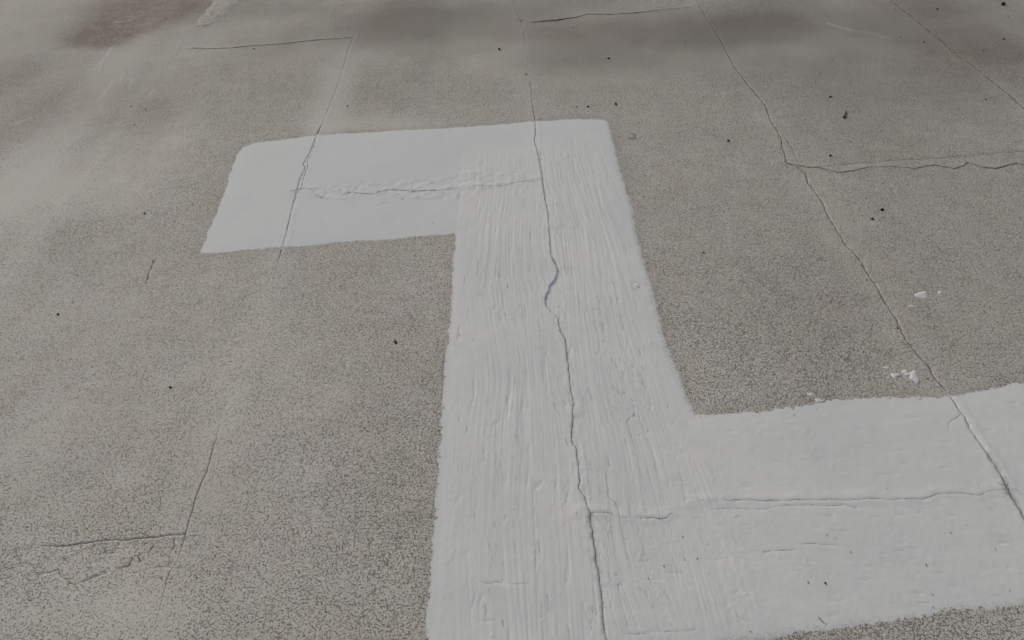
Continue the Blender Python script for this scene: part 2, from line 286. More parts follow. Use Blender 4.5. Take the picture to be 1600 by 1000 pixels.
def height(x, y):
    """height of the coated roof, metres"""
    h = 0.0035 * fbm(x * 1.3, y * 1.1, 3, 2) + 0.0006 * fbm(x * 9, y * 9, 9, 2) + 0.00030 * vn(x * 75, y * 75, 12) + .00022 * vn(x * 150, y * 150, 13)
    near_i = None
    for i in range(4, 9):                               # seams: a low soft ridge of old seam filler on both sides, uneven along its length
        d = x - sx(i, y)
        m = np.abs(d) < .09
        dm, ym = d[m], y[m]
        amp = (.0005 + .0004 * vn(ym * 9, ym * 0, 60 + i))
        wl = .012 + .005 * vn(ym * 14, ym * 0, 70 + i)
        fs = np.ones(dm.shape) if i != 5 else .12 + .88 * np.maximum(sstep(1.98, 2.06, ym), sstep(1.25, 1.1, ym) * .45)
        h[m] += fs * amp * np.exp(-(np.where(dm > 0, dm * .7, dm) / wl) ** 2) + fs * (.0005 * np.exp(-((dm - .016) / .006) ** 2) * (1 + vn(ym * 13, ym * 0, 99)) * .6 + .0005 * np.exp(-(dm / .04) ** 2))
        h[m] += .0006 * np.exp(-(dm / .02) ** 2) * vn(dm * 90, ym * 60, 80 + i)
        if i == 6:                                       # the left coat laps over and steps down to the right
            h[m] += np.where(dm > 0, -(.0013 + .0006 * sstep(1.5, 1.8, ym)) * np.exp(-(dm / .022) ** 2), .0004 * np.exp(-(dm / .02) ** 2)) * (.75 + .4 * vn(ym * 12, ym * 0, 95)) * sstep(3.2, 2.2, ym)
        if i in (5, 7):                                  # a shallow trough
            wv = .007 + .003 * vn(ym * 10, ym * 0, 96 + i)
            h[m] += -.0009 * np.exp(-((dm - .002) / wv) ** 2) * (.8 + .4 * vn(ym * 15, ym * 0, 97 + i)) * (1 if i == 7 else sstep(2.0, 2.1, ym) * .8 + .03)
    for P, a, w in ((path(*TJ_AB), .0014, .012), (path(*TJ_BC), .0011, .015), (path(*TJ_CD), .0018, .014), (path(*TJ_EAt), .0025, .012), (path(*TJ_EA), .0007, .014), (path(*TJ_BCt), .002, .012)):
        m = (x > P[:, 0].min() - .05) & (x < P[:, 0].max() + .004) & (y > P[:, 1].min() - .06) & (y < P[:, 1].max() + .06)
        if m.any():
            yy = np.interp(x[m], P[np.argsort(P[:, 0]), 0], P[np.argsort(P[:, 0]), 1]); d = y[m] - yy
            h[m] += a * np.exp(-((d - .006) / w) ** 2) * (1 + .5 * vn(x[m] * 22, y[m] * 22, 88)) + .0004 * vn(x[m] * 45, y[m] * 60, 89) * np.exp(-(d / .03) ** 2)
    for P, up, n1, e in ((BAND_P, -.0008, .0028, .010), (TORN, -.0008, .0013, .005), (OLDP, .003, .001, .05)):
        m = (x > P[:, 0].min() - .05) & (x < P[:, 0].max() + .05) & (y > P[:, 1].min() - .05) & (y < P[:, 1].max() + .05)
        if m.any():
            q = sdf(x[m] + .004 * vn(x[m] * 40, y[m] * 40, 90), y[m], P); k = sstep(0, e, q)
            h[m] += k * (up + n1 * np.abs(vn(x[m] * 34, y[m] * 48, 91)) + .15 * n1 * vn(x[m] * 110, y[m] * 110, 92))
    y0b, y1b = at(870, 500)[1], at(872, 418)[1]
    m = (x > .08) & (x < .32) & (y > y0b - .08) & (y < y1b + .08)
    if m.any():
        tt = x[m] - sx(6, y[m]) - .001; f = (y[m] - y0b) / (y1b - y0b)
        h[m] += -.0030 * sstep(-.12, .25, f) * sstep(1.1, .75, f) * sstep(-.005, .006, tt) * np.exp(-(np.maximum(tt, 0) / .050) ** 2)
    for px, py, r, a in ((555,869,.036,.0016),(988,213,.012,.003),(885,245,.012,.0022),(995,448,.009,.003),(1098,337,.01,.0015),(900,640,.03,.001)):
        cx, cy = at(px, py); q = np.hypot(x - cx, y - cy)
        h += a * (1 - sstep(r * .55, r, q)) * (1 if px != 555 else .7)
    return h
def groove(x, y, lines, depth=1.0):
    d, s_, st, wd = seg_field(x, y, lines, .012)
    g = -depth * .0022 * st * np.minimum(1, st * 1.3) * np.exp(-(d / .0026) ** 2)
    return g, s_, st, wd

# ------------------------------------------------------------------ materials
class NG:
    def __init__(s, name):
        s.m = bpy.data.materials.new(name); s.m.use_nodes = True; s.t = s.m.node_tree; s.b = s.t.nodes['Principled BSDF']
    def n(s, typ, **k):
        o = s.t.nodes.new(typ)
        for a, v in k.items():
            if a.startswith('i_'):
                key = a[2:]; o.inputs[int(key) if key.isdigit() else key].default_value = v
            else: setattr(o, a, v)
        return o
    def l(s, a, b): s.t.links.new(a, b)
    def val(s, sock, x):
        if isinstance(x, (int, float)): sock.default_value = x
        elif isinstance(x, tuple): sock.default_value = x if len(x) == len(sock.default_value) else (*x, 1)
        else: s.l(x, sock)
    def math(s, op, a, b=0.0, c=0.0, clamp=False):
        o = s.n('ShaderNodeMath', operation=op, use_clamp=clamp)
        s.val(o.inputs[0], a); s.val(o.inputs[1], b); s.val(o.inputs[2], c); return o.outputs[0]
    def mapr(s, v, a, b, c=0.0, d=1.0, smooth=True):
        o = s.n('ShaderNodeMapRange', interpolation_type='SMOOTHSTEP' if smooth else 'LINEAR')
        s.val(o.inputs['Value'], v); s.val(o.inputs['From Min'], a); s.val(o.inputs['From Max'], b); s.val(o.inputs['To Min'], c); s.val(o.inputs['To Max'], d); return o.outputs[0]
    def mix(s, f, a, b, mode='MIX'):
        o = s.n('ShaderNodeMix', data_type='RGBA', blend_type=mode)
        s.val(o.inputs[0], f); s.val(o.inputs[6], a); s.val(o.inputs[7], b); return o.outputs[2]
    def attr(s, name): return s.n('ShaderNodeAttribute', attribute_name=name).outputs['Fac']
    def pos(s): return s.n('ShaderNodeNewGeometry').outputs['Position']
    def noise(s, vec, scale, detail=2.0, rough=.5, dist=0.0):
        o = s.n('ShaderNodeTexNoise', i_Scale=scale, i_Detail=detail, i_Roughness=rough, i_Distortion=dist); s.l(vec, o.inputs['Vector']); return o
    def scaled(s, vec, sc):
        o = s.n('ShaderNodeVectorMath', operation='MULTIPLY'); s.l(vec, o.inputs[0]); o.inputs[1].default_value = sc; return o.outputs[0]
    def warp(s, vec, scale, amt):
        nz = s.noise(vec, scale, 2.0).outputs['Color']
        o = s.n('ShaderNodeVectorMath', operation='SUBTRACT'); s.l(nz, o.inputs[0]); o.inputs[1].default_value = (.5, .5, .5)
        p = s.n('ShaderNodeVectorMath', operation='MULTIPLY'); s.l(o.outputs[0], p.inputs[0]); p.inputs[1].default_value = (amt, amt, 0)
        q = s.n('ShaderNodeVectorMath', operation='ADD'); s.l(vec, q.inputs[0]); s.l(p.outputs[0], q.inputs[1]); return q.outputs[0]

def alligator(g, P, dens):
    """fine broken crazing of an old coating: two sizes of warped cells, gated by noise. Returns mask 0..1"""
    out = None
    flat = g.scaled(P, (1, 1, 0))
    w = g.warp(g.warp(flat, 70, .010), 190, .006)
    for sc, wd, sd0 in ((76, .100, 0), (128, .130, 5)):
        v = g.n('ShaderNodeTexVoronoi', feature='DISTANCE_TO_EDGE', i_Scale=float(sc), i_Randomness=1.0)
        g.l(w, v.inputs['Vector'])
        gate = g.noise(g.scaled(flat, (1.0, 1.0, 0)), 150.0 + sc, 1.0).outputs['Fac']
        big = g.noise(flat, 7.0 + sd0, 3.0, .6).outputs['Fac']
        thr = g.math('ADD', g.math('MULTIPLY', dens, -.26), g.math('ADD', .795, g.math('MULTIPLY', g.math('SUBTRACT', .5, big), .17)))
        gm = g.mapr(gate, g.math('SUBTRACT', thr, .06), g.math('ADD', thr, .03))
        line = g.mapr(v.outputs['Distance'], wd * .45, wd, 1.0, 0.0)
        c = g.math('MULTIPLY', line, gm)
        out = c if out is None else g.math('MAXIMUM', out, c)
    return out
def crackline(g, extra=0.0):
    d = g.attr('crack_offset'); s_ = g.attr('crack_strength'); w = g.attr('crack_width')
    P = g.pos()
    nz = g.math('MULTIPLY', g.math('SUBTRACT', g.noise(P, 300, 2.0).outputs['Fac'], .5), .0025)
    wn = g.math('MULTIPLY', w, g.mapr(g.noise(P, 45, 2.0).outputs['Fac'], .3, .75, .35, 1.3))
    a = g.math('ABSOLUTE', g.math('ADD', d, nz))
    ln = g.mapr(a, g.math('MULTIPLY', wn, .35), g.math('MULTIPLY', wn, 1.25), 1.0, 0.0)
    brk = g.noise(P, 38, 3.0, .6).outputs['Fac']
    s2 = g.math('MULTIPLY', s_, g.mapr(g.math('ADD', s_, g.math('MULTIPLY', g.math('SUBTRACT', brk, .5), 2.2)), .22, .62))
    return g.math('MULTIPLY', ln, s2), a

def roof_material():
    g = NG('weathered_roof_coating'); P = g.pos()
    dens, dirt, brown, pale = g.attr('crazing'), g.attr('dirt'), g.attr('brown'), g.attr('pale')
    c1 = g.noise(P, 2.2, 5.0, .6).outputs['Fac']; c2 = g.noise(P, 14, 4.0, .6).outputs['Fac']; c3 = g.noise(P, 260, 2.0, .6).outputs['Fac']
    stk = g.noise(g.scaled(P, (7.0, .9, 0)), 1.0, 5.0, .62).outputs['Fac']
    base = g.mix(g.mapr(c1, .35, .65), (.655, .637, .562), (.690, .673, .602))
    base = g.mix(g.math('MULTIPLY', g.mapr(c2, .4, .7), .30), base, (.600, .590, .512))
    base = g.mix(g.math('MULTIPLY', g.mapr(stk, .5, .75), .35), base, (.675, .670, .625))
    hue = g.noise(P, 5.5, 3.0).outputs['Color']
    base = g.mix(.05, base, hue, 'OVERLAY')
    base = g.mix(g.math('MULTIPLY', pale, .55, clamp=True), base, (.665, .672, .635))
    base = g.mix(g.math('MULTIPLY', dirt, g.mapr(c3, .2, .8, .95, .72), clamp=True), base, (.268, .258, .226))
    bn = g.mapr(g.noise(P, 16, 6.0, .7).outputs['Fac'], .3, .7, .35, 1.0)
    base = g.mix(g.math('MULTIPLY', g.math('MULTIPLY', brown, bn), g.mapr(c3, .3, .7, 1.0, .45), clamp=True), base, (.29, .180, .148))
    base = g.mix(g.mapr(c3, .40, .75, 0, .13), base, (.33, .31, .27))
    al = alligator(g, P, g.math('ADD', dens, g.math('MULTIPLY', brown, .45)))
    # grit lodged in the coating
    grit = g.n('ShaderNodeTexVoronoi', feature='F1', i_Scale=210.0); g.l(P, grit.inputs['Vector'])
    gsel = g.mapr(g.noise(P, 95, 1.0).outputs['Fac'], .60, .66)
    gr = g.math('MULTIPLY', g.mapr(grit.outputs['Distance'], .12, .26, 1.0, 0.0), gsel)
    gr = g.math('MULTIPLY', gr, g.math('MULTIPLY', dens, .75, clamp=True))
    ln, a = crackline(g)
    mask = g.math('MAXIMUM', g.math('MAXIMUM', g.math('MULTIPLY', al, .77), g.math('MULTIPLY', gr, .5)), g.math('MULTIPLY', ln, .92))
    col = g.mix(mask, base, (.112, .098, .076))
    scr = g.attr('scratch')
    col = g.mix(g.math('MULTIPLY', scr, g.mapr(g.noise(P, 160, 2.0).outputs['Fac'], .4, .55)), col, (.62, .61, .585))
    g.l(col, g.b.inputs['Base Color'])
    g.b.inputs['Roughness'].default_value = .78; g.b.inputs['Specular IOR Level'].default_value = .3
    hgt = g.math('ADD', g.math('MULTIPLY', mask, -1.0), g.math('MULTIPLY', g.noise(P, 330, 3.0, .65).outputs['Fac'], .45))
    bp = g.n('ShaderNodeBump', i_Strength=.8, i_Distance=.0010); g.l(hgt, bp.inputs['Height']); g.l(bp.outputs[0], g.b.inputs['Normal'])
    return g.m
def patch_material():
    g = NG('fresh_white_roof_coating'); P = g.pos()
    c1 = g.noise(P, 3.0, 4.0, .6).outputs['Fac']; c2 = g.noise(P, 30, 3.0, .6).outputs['Fac']
    base = g.mix(g.mapr(c1, .35, .65), (.745, .774, .746), (.798, .814, .784))
    base = g.mix(g.mapr(c2, .35, .75, 0, .35), base, (.71, .715, .69))
    base = g.mix(g.math('MULTIPLY', g.math('SUBTRACT', 1.0, g.attr('second_coat')), .5), base, (.70, .74, .73))
    ln, a = crackline(g)
    thin = g.attr('thin')                                   # the coat runs thin over old cracks and at its edge
    th2 = g.mapr(g.math('ADD', thin, g.math('MULTIPLY', g.math('SUBTRACT', g.noise(P, 170, 3.0, .6).outputs['Fac'], .5), 1.3)), .45, .95)
    base = g.mix(g.math('MULTIPLY', th2, .62), base, (.46, .455, .435))
    base = g.mix(g.math('MULTIPLY', g.mapr(g.math('ADD', g.attr('smear'), g.math('MULTIPLY', g.math('SUBTRACT', g.noise(P, 120, 4.0, .7).outputs['Fac'], .5), 1.9)), .25, 1.1), .62), base, (.36, .355, .335))
    pitv = g.n('ShaderNodeTexVoronoi', feature='F1', i_Scale=95.0); g.l(g.warp(g.scaled(P, (.75, 1.25, 0)), 60, .012), pitv.inputs['Vector'])
    psel = g.mapr(g.noise(P, 31, 2.0, .7).outputs['Fac'], .66, .70)
    pit = g.math('MULTIPLY', g.mapr(pitv.outputs['Distance'], .05, .20, 1.0, 0.0), psel)
    pit = g.math('MULTIPLY', pit, g.attr('pits'))
    mask = g.math('MAXIMUM', g.math('MULTIPLY', ln, .92), g.math('MULTIPLY', pit, .45))
    cmb = g.n('ShaderNodeCombineXYZ'); sep = g.n('ShaderNodeSeparateXYZ'); g.l(P, sep.inputs[0])
    g.l(g.math('MULTIPLY', g.attr('stroke_u'), 120), cmb.inputs[0]); g.l(g.math('MULTIPLY', sep.outputs[1], 4.0), cmb.inputs[1])
    st1 = g.noise(cmb.outputs[0], 1.0, 4.0, .65).outputs['Fac']
    cmb2 = g.n('ShaderNodeCombineXYZ'); g.l(g.math('MULTIPLY', g.attr('stroke_u'), 60), cmb2.inputs[0]); g.l(g.math('MULTIPLY', sep.outputs[1], 11.0), cmb2.inputs[1]); cmb2.inputs[2].default_value = 4.0
    st2 = g.noise(cmb2.outputs[0], 1.0, 2.0, .5).outputs['Fac']
    crs = g.mapr(g.math('ABSOLUTE', g.math('SUBTRACT', st2, .5)), .004, .022, 1.0, 0.0)
    crs = g.math('MULTIPLY', crs, g.mapr(g.noise(cmb.outputs[0], .45, 1.0).outputs['Fac'], .53, .62))
    br = g.attr('brushed'); crs = g.math('MULTIPLY', crs, br); soil = g.mapr(g.noise(P, 9.0, 5.0, .7).outputs['Fac'], .56, .72, 0, .22); base = g.mix(soil, base, (.60, .595, .55))
    mask = g.math('MAXIMUM', mask, g.math('MULTIPLY', crs, .22))  # shade inside the brush furrows put into the colour: creases mixed darker
    col = g.mix(mask, base, (.235, .22, .195))
    g.l(col, g.b.inputs['Base Color'])
    g.b.inputs['Roughness'].default_value = .72; g.b.inputs['Specular IOR Level'].default_value = .22
    hgt = g.math('ADD', g.math('MULTIPLY', mask, -1.2), g.math('ADD', g.math('MULTIPLY', g.noise(P, 240, 3.0, .6).outputs['Fac'], .35), g.math('MULTIPLY', g.math('MULTIPLY', st1, br), 1.7)))
    bp = g.n('ShaderNodeBump', i_Strength=.7, i_Distance=.0010); g.l(hgt, bp.inputs['Height']); g.l(bp.outputs[0], g.b.inputs['Normal'])
    return g.m
def simple_material(name, c1, c2, rough=.7, scale=120, bump=.0006):
    g = NG(name); P = g.pos(); nz = g.noise(P, scale, 3.0, .6).outputs['Fac']
    g.l(g.mix(g.mapr(nz, .3, .7), c1, c2), g.b.inputs['Base Color']); g.b.inputs['Roughness'].default_value = rough
    bp = g.n('ShaderNodeBump', i_Strength=.6, i_Distance=bump); g.l(nz, bp.inputs['Height']); g.l(bp.outputs[0], g.b.inputs['Normal'])
    return g.m
M_ROOF = roof_material(); M_PATCH = patch_material()
M_DRIP = simple_material('dried_white_drip', (.70, .71, .70), (.80, .80, .78), .5)
M_GRIT = simple_material('dark_grit', (.020, .018, .015), (.05, .045, .035), .85, 400)
M_LEAF = simple_material('dry_leaf_bit', (.035, .027, .018), (.07, .05, .03), .8, 300)
M_OLD = simple_material('old_mortar_patch', (.40, .39, .34), (.54, .53, .475), .85, 45, .002)
M_DECK = simple_material('roof_underlay', (.10, .09, .08), (.14, .13, .11), .9, 8)

# ------------------------------------------------------------------ grid meshes
def grid_mesh(name, X, Y, Z, attrs, mat, parent=None, keep=None):
    ny, nx = X.shape
    co = np.stack([X, Y, Z], -1).reshape(-1, 3).astype(np.float32)
    idx = np.arange(ny * nx, dtype=np.int32).reshape(ny, nx)
    q = np.stack([idx[:-1, :-1], idx[:-1, 1:], idx[1:, 1:], idx[1:, :-1]], -1).reshape(-1, 4)
    attrs = {k: v.reshape(-1).astype(np.float32) for k, v in attrs.items()}
    if keep is not None:
        q = q[keep.reshape(-1)]
        used = np.zeros(len(co), bool); used[q.reshape(-1)] = True
        re = np.cumsum(used) - 1; q = re[q].astype(np.int32); co = co[used]; attrs = {k: v[used] for k, v in attrs.items()}
    me = bpy.data.meshes.new(name)
    me.vertices.add(len(co)); me.vertices.foreach_set('co', co.reshape(-1))
    me.loops.add(q.size); me.loops.foreach_set('vertex_index', q.reshape(-1))
    me.polygons.add(len(q)); me.polygons.foreach_set('loop_start', np.arange(0, q.size, 4, dtype=np.int32))
    me.polygons.foreach_set('use_smooth', np.ones(len(q), bool))
    for k, v in attrs.items():
        at_ = me.attributes.new(k, 'FLOAT', 'POINT'); at_.data.foreach_set('value', v)
    me.update(calc_edges=True); me.materials.append(mat)
    o = bpy.data.objects.new(name, me); COL.objects.link(o)
    if parent: o.parent = parent
    return o

SP = 0.0034
def y_samples(y0, y1, fine):
    if not fine: return np.linspace(0, 1, max(4, int((y1 - y0) / .12)))
    f = lambda y: np.where(y < .5, .04, np.where(y > 4.9, .04, np.clip(SP * y / .75 * .80, .0026, .02)))
    ys = np.linspace(y0, y1, 4000); N = np.concatenate([[0], np.cumsum((ys[1:] - ys[:-1]) / f((ys[1:] + ys[:-1]) / 2))])
    n = max(4, int(N[-1])); return (np.interp(np.linspace(0, N[-1], n), N, ys) - y0) / (y1 - y0)
def with_edges(t, L):
    e = np.array([0, .0012, .0026, .0045, .007]) / L
    t = t[(t > e[-1] * 1.2) & (t < 1 - e[-1] * 1.2)]
    return np.concatenate([e, t, 1 - e[::-1]])

def surface_attrs(x, y):
    g_, s_, st, wd = groove(x, y, CR_ALL)
    base = .90 + .07 * fbm(x * 1.7, y * 1.4, 101, 4)
    cr = base - .60 * blobs(x, y, SMOOTH, 150) + .30 * blobs(x, y, DENSE, 170)
    for i in (4, 5, 6, 7, 8):                              # old seam filler strips are smoother
        d = np.abs(x - sx(i, y)); cr = cr - .11 * (1 - sstep(.02, .09, d + .02 * vn(x * 9, y * 5, 130 + i))) * (1 if y.mean() else 1)
    pal = blobs(x, y, PALE, 190)
    for i in (4, 5, 6, 7, 8):
        d = np.abs(x - sx(i, y)); pal = pal + .09 * (1 - sstep(.01, .075, d + .025 * vn(x * 7, y * 4, 140 + i)))
    # broad roller lanes running along the roof on the left
    lane = vn(x * 4.2, y * .35, 205); pal = pal + np.clip(lane, 0, 1) * .28 * sstep(-.6, -1.3, x)
    lane2 = vn(x * 11, y * .5, 206) + .5 * vn(x * 23, y * .8, 207); pal = pal + np.clip(lane2, 0, 1) * .35 * sstep(-.7, -1.1, x)
    cr = cr - np.clip(lane, 0, 1) * .3 * sstep(-.7, -1.5, x)
    dirt = .47 * blobs(x, y, DIRT, 210, .5) + .13 * sstep(1.9, 3.7, y) + .17 * sstep(2.9, 3.9, y) * sstep(-1.6, -.6, x) + .10 * sstep(-1.4, 1.4, x) + .12 * fbm(x * .8, y * 4.0, 225, 5) * sstep(2.2, 3.2, y) + .06 * fbm(x * 6, y * .8, 226, 4) + .05 * fbm(x * 1.1, y * 1.9, 220, 4) + .04 * sstep(-.2, 1.6, x)  # grime blobs and streaks plus smooth darkening toward the far end and the right
    dirt = dirt + .16 * np.clip(1 - np.abs(sdf_cache(x, y)) / .05, 0, 1) * (sdf_cache(x, y) < 0)   # fingered, grubby margin round the new coat
    br = blobs(x, y, BROWN, 240, .5)
    sc = np.zeros(x.shape, np.float32)
    for P, s in WHITE_SCR:
        m = (x > P[:, 0].min() - .02) & (x < P[:, 0].max() + .02) & (y > P[:, 1].min() - .02) & (y < P[:, 1].max() + .02)
        if m.any(): sc[m] = np.maximum(sc[m], min(1, s * 1.35) * (1 - sstep(.002, .010, near(x[m], y[m], P))))
    return g_, {'crack_offset': s_, 'crack_strength': st, 'crack_width': wd, 'crazing': np.clip(cr, 0, 1.4), 'dirt': np.clip(dirt, 0, 1.3), 'brown': np.clip(br, 0, 1), 'pale': np.clip(pal, 0, 1), 'scratch': sc}
def sdf_cache(x, y):
    q = np.full(x.shape, -9.0); m = (x > -1.2) & (x < 1.8) & (y > .4) & (y < 3.0)
    if m.any(): q[m] = sdf(x[m], y[m], PATCH)
    return q

roof = bpy.data.objects.new('roof', None); COL.objects.link(roof); roof['kind'] = 'structure'
roof['label'] = 'flat roof under a weathered grey coating with fine crazing'
underlay = None
n_panel = 0
for i in range(len(SEAMS) - 1):
    js = column_joints(i)
    for j0, j1 in zip(js[:-1], js[1:]):
        xc = (SEAMS[i][1].mean() + SEAMS[i + 1][1].mean()) / 2
        ya, yb = float(np.mean(j0[1])), float(np.mean(j1[1]))
        fine = 2 <= i <= 8 and yb > .6 and ya < 4.8
        W = .93; L = yb - ya
        if fine:
            s = with_edges(np.linspace(0, 1, int(W / (SP if 4 <= i <= 8 else SP * 2))), W); t = with_edges(y_samples(ya, yb, True), L)
        else:
            s = np.linspace(0, 1, 14); t = y_samples(ya, yb, False)
        S, T = np.meshgrid(s, t)
        Y = ya + (yb - ya) * T; X = None
        for _ in range(4):
            X = sx(i, Y) * (1 - S) + sx(i + 1, Y) * S
            Y = j0[2](X) * (1 - T) + j1[2](X) * T
        x, y = X.reshape(-1), Y.reshape(-1)
        Z = height(x, y)
        if fine:
            g_, A = surface_attrs(x, y)
            Z = Z + g_
            q = sdf_cache(x, y); Z = Z - .006 * sstep(.012, .03, q)          # stays clear below the new coat
        else:
            A = {'crack_offset': np.ones(len(x)), 'crack_strength': np.zeros(len(x)), 'crack_width': np.full(len(x), .001), 'crazing': np.full(len(x), .6) + .2 * fbm(x, y, 101, 2),
                 'dirt': np.clip(.2 + .3 * fbm(x * .8, y * .8, 211, 3), 0, 1), 'brown': np.zeros(len(x)), 'pale': np.zeros(len(x)), 'scratch': np.zeros(len(x))}
        e = np.minimum(np.minimum(S, 1 - S) * W, np.minimum(T, 1 - T) * L).reshape(-1)
        # the joint opens as a narrow slot only where its crack is open
        op = A['crack_strength'] if fine else np.zeros(len(x))
        Z = Z - .0035 * (1 - sstep(0, .003, e)) * np.clip(op, .0, 1) ** 2 * .4
        grid_mesh('roof_panel', X, Y, Z.reshape(X.shape), A, M_ROOF, roof); n_panel += 1

# ------------------------------------------------------------------ the fresh white coat
def stroke_u(x, y):
    sec = np.floor(y / .43 + .35 * vn(x * 5, y * 0, 309))                # a fresh pull of the brush every 40 cm or so
    slant = .13 * vn(sec * 1.7, np.floor(x / .16) * 1.3, 310)
    return x + .020 * vn(x * 2.2, y * 1.5, 300) + .010 * vn(x * 8, y * 3.5, 301) + .22 * np.clip(x - .13, 0, 1) * (y - 1.55) - .16 * np.clip(.02 - x, 0, 1) * (y - 1.45) + slant * (y - (sec + .5) * .43) * .7
def brush(x, y):
    """brush furrows of the thick coat, metres; direction fans out along the band"""
    u = x - .0
    # lean of the strokes changes from place to place
    uu = stroke_u(x, y)
    a = vn(uu * 110, y * 3.2, 302) ; b = vn(uu * 195 + 5, y * 5, 303); c = vn(uu * 55 - 9, y * 2.4, 304)
    crease = sstep(.86, 1.0, 1 - np.abs(vn(uu * 70 + 3, y * 4.5, 306))) * sstep(.05, .35, vn(uu * 40, y * 11, 307))
    am = 1.0 * np.clip(.62 + .70 * fbm(x * 9, y * 3.2, 311, 3), .08, 1.2)
    return am * (.00070 * (1 - np.abs(a) * 1.6) + .00055 * b + .0005 * c) - .0012 * crease
cell = .0026
xs = np.arange(-1.10, 1.72, cell); t = []
yy = .42
while yy < 2.86: t.append(yy); yy += max(.0026, .0029 * yy / .8)
ysv = np.array(t)
X, Y = np.meshgrid(xs, ysv); x, y = X.reshape(-1), Y.reshape(-1)
Q = sdf(x, y, PATCH)
live = Q > -.03
xl, yl, ql = x[live], y[live], Q[live]
hz = np.zeros(x.shape); hz[:] = -.02
hl = height(xl, yl) - .75 * (.00030 * vn(xl * 75, yl * 75, 12) + .00022 * vn(xl * 150, yl * 150, 13))      # the coat levels out the fine grain
gl, sl, stl, wl = groove(xl, yl, CR_ALL, .8)
edge_n = .0075 * fbm(xl * 7, yl * 7, 319, 3) + .0045 * fbm(xl * 34, yl * 34, 320, 3) + .0022 * vn(xl * 170, yl * 170, 322)
qe = ql + edge_n
th = np.interp(qe, [-.03, -.010, 0, .015, .04, .06], [-.006, -.0018, 0, .0005, .0009, .0011])
stem_e = sstep(0, .02, xl - STEM_L(yl) + .006 * vn(xl * 30, yl * 22, 330)) * sstep(2.66, 2.45, yl + .1 * vn(xl * 6, yl * 3, 331)) * sstep(.52, .44, xl + .012 * vn(xl * 20, yl * 9, 332))
stem_e = stem_e * sstep(.56, .62, yl + .02 * vn(xl * 12, yl * 8, 333))
mid = stem_e * sstep(.005, .05, ql)
core = mid * (.50 + .50 * sstep(.03, .11, np.minimum(xl - STEM_L(yl), .46 - xl) + .03 * vn(xl * 11, yl * 4, 334)))
hl = hl + core * brush(xl, yl) + .0006 * stem_e
# roller stipple at the sides of the band, cross strokes in the right-hand band
stip = (1 - core) * sstep(.0, .03, ql)
side = sstep(0.0, 1.0, mid)
hl = hl + stip * (.00014 + .00030 * side) * vn(xl * 150, yl * 110, 340) + stip * .00008 * vn(xl * 60, yl * 60, 341)
rb = sstep(.36, .5, xl)* sstep(1.3, 1.2, yl) * (1 - core)
rm = np.clip(.4 + .9 * fbm(xl * 4, yl * 9, 355, 3), 0, 1)
hl = hl + rb * rm * .6 * (.00030 * (1 - 1.5 * np.abs(vn(xl * 8 + 3 * yl, yl * 105 + 1.5 * vn(xl * 3, yl * 8, 356), 350))) + .0004 * vn(xl * 7, yl * 30, 351))
nick = vn(xl * 26, yl * 110, 352); hl = hl - rb * .0005 * sstep(.70, .9, nick)
lump = vn(xl * 75, yl * 75, 353); hl = hl + sstep(.02, .04, ql) * .0008 * sstep(.90, .99, lump)
hz[live] = hl + gl * sstep(-.002, .01, qe) + th
thin = np.zeros(x.shape); pits = np.zeros(x.shape); A = {}
tl = np.clip(1 - qe / (.017 + .022 * sstep(.3, .45, xl) * sstep(1.2, 1.3, yl) + .022 * sstep(.78, .72, yl) * sstep(.2, .4, xl)), 0, 1) * .75
for i, k in ((5, .35), (6, .30), (7, .55)):
    d = np.abs(xl - sx(i, yl) + .004 * vn(xl * 30, yl * 30, 360 + i))
    tl = np.maximum(tl, (.55 + k * vn(yl * 11, yl * 0, 365 + i)) * np.exp(-(d / .007) ** 2))
thin[live] = tl
# a trowelled grubby smear beside the middle seam in the foreground
d6 = xl - sx(6, yl) + .004
sm = 1.0 * np.exp(-((d6 - .003) / (.010 + .004 * vn(yl * 25, yl * 0, 374))) ** 2) * sstep(1.02, .9, yl) * (.75 + .3 * vn(yl * 30, yl * 0, 371))
d7 = xl - sx(7, yl); sm = np.maximum(sm, 1.2 * np.exp(-(d7 / .011) ** 2) * sstep(1.12, .98, yl) * (.6 + .5 * vn(yl * 40, yl * 0, 372)))
smear = np.zeros(x.shape); smear[live] = np.clip(sm, 0, 1)
pits[live] = .35 + .65 * rb + .3 * stip
cs = np.ones(x.shape); cs[live] = sl; cst = np.zeros(x.shape); cst[live] = stl * sstep(0, .01, qe); cw = np.full(x.shape, .0015); cw[live] = wl * .85
# lighter where only the ridge shows through paint
su = np.zeros(x.shape); su[live] = stroke_u(xl, yl); cor = np.zeros(x.shape); cor[live] = core; c2_ = np.zeros(x.shape); c2_[live] = np.maximum(stem_e, sstep(.40, .44, xl) * sstep(1.4, 1.3, yl))
AT = {'smear': smear, 'second_coat': c2_, 'stroke_u': su, 'brushed': cor, 'crack_offset': cs, 'crack_strength': cst, 'crack_width': cw, 'thin': thin, 'pits': pits}
livec = live.reshape(X.shape)
kf = livec[:-1, :-1] & livec[:-1, 1:] & livec[1:, 1:] & livec[1:, :-1]
yc = (Y[:-1, :-1] + Y[1:, 1:]) / 2; xc = (X[:-1, :-1] + X[1:, 1:]) / 2
is_left = (xc < STEM_L(yc) + .004)
is_right = (xc > .475 + .01 * (yc < 1.3)) & ~is_left
patch = bpy.data.objects.new('coating_patch', None); COL.objects.link(patch)
patch.location = (0, 0, 0)
patch['label'] = 'fresh white roof coating patch with stepped outline, brushed over the grey roof'; patch['category'] = 'coating patch'
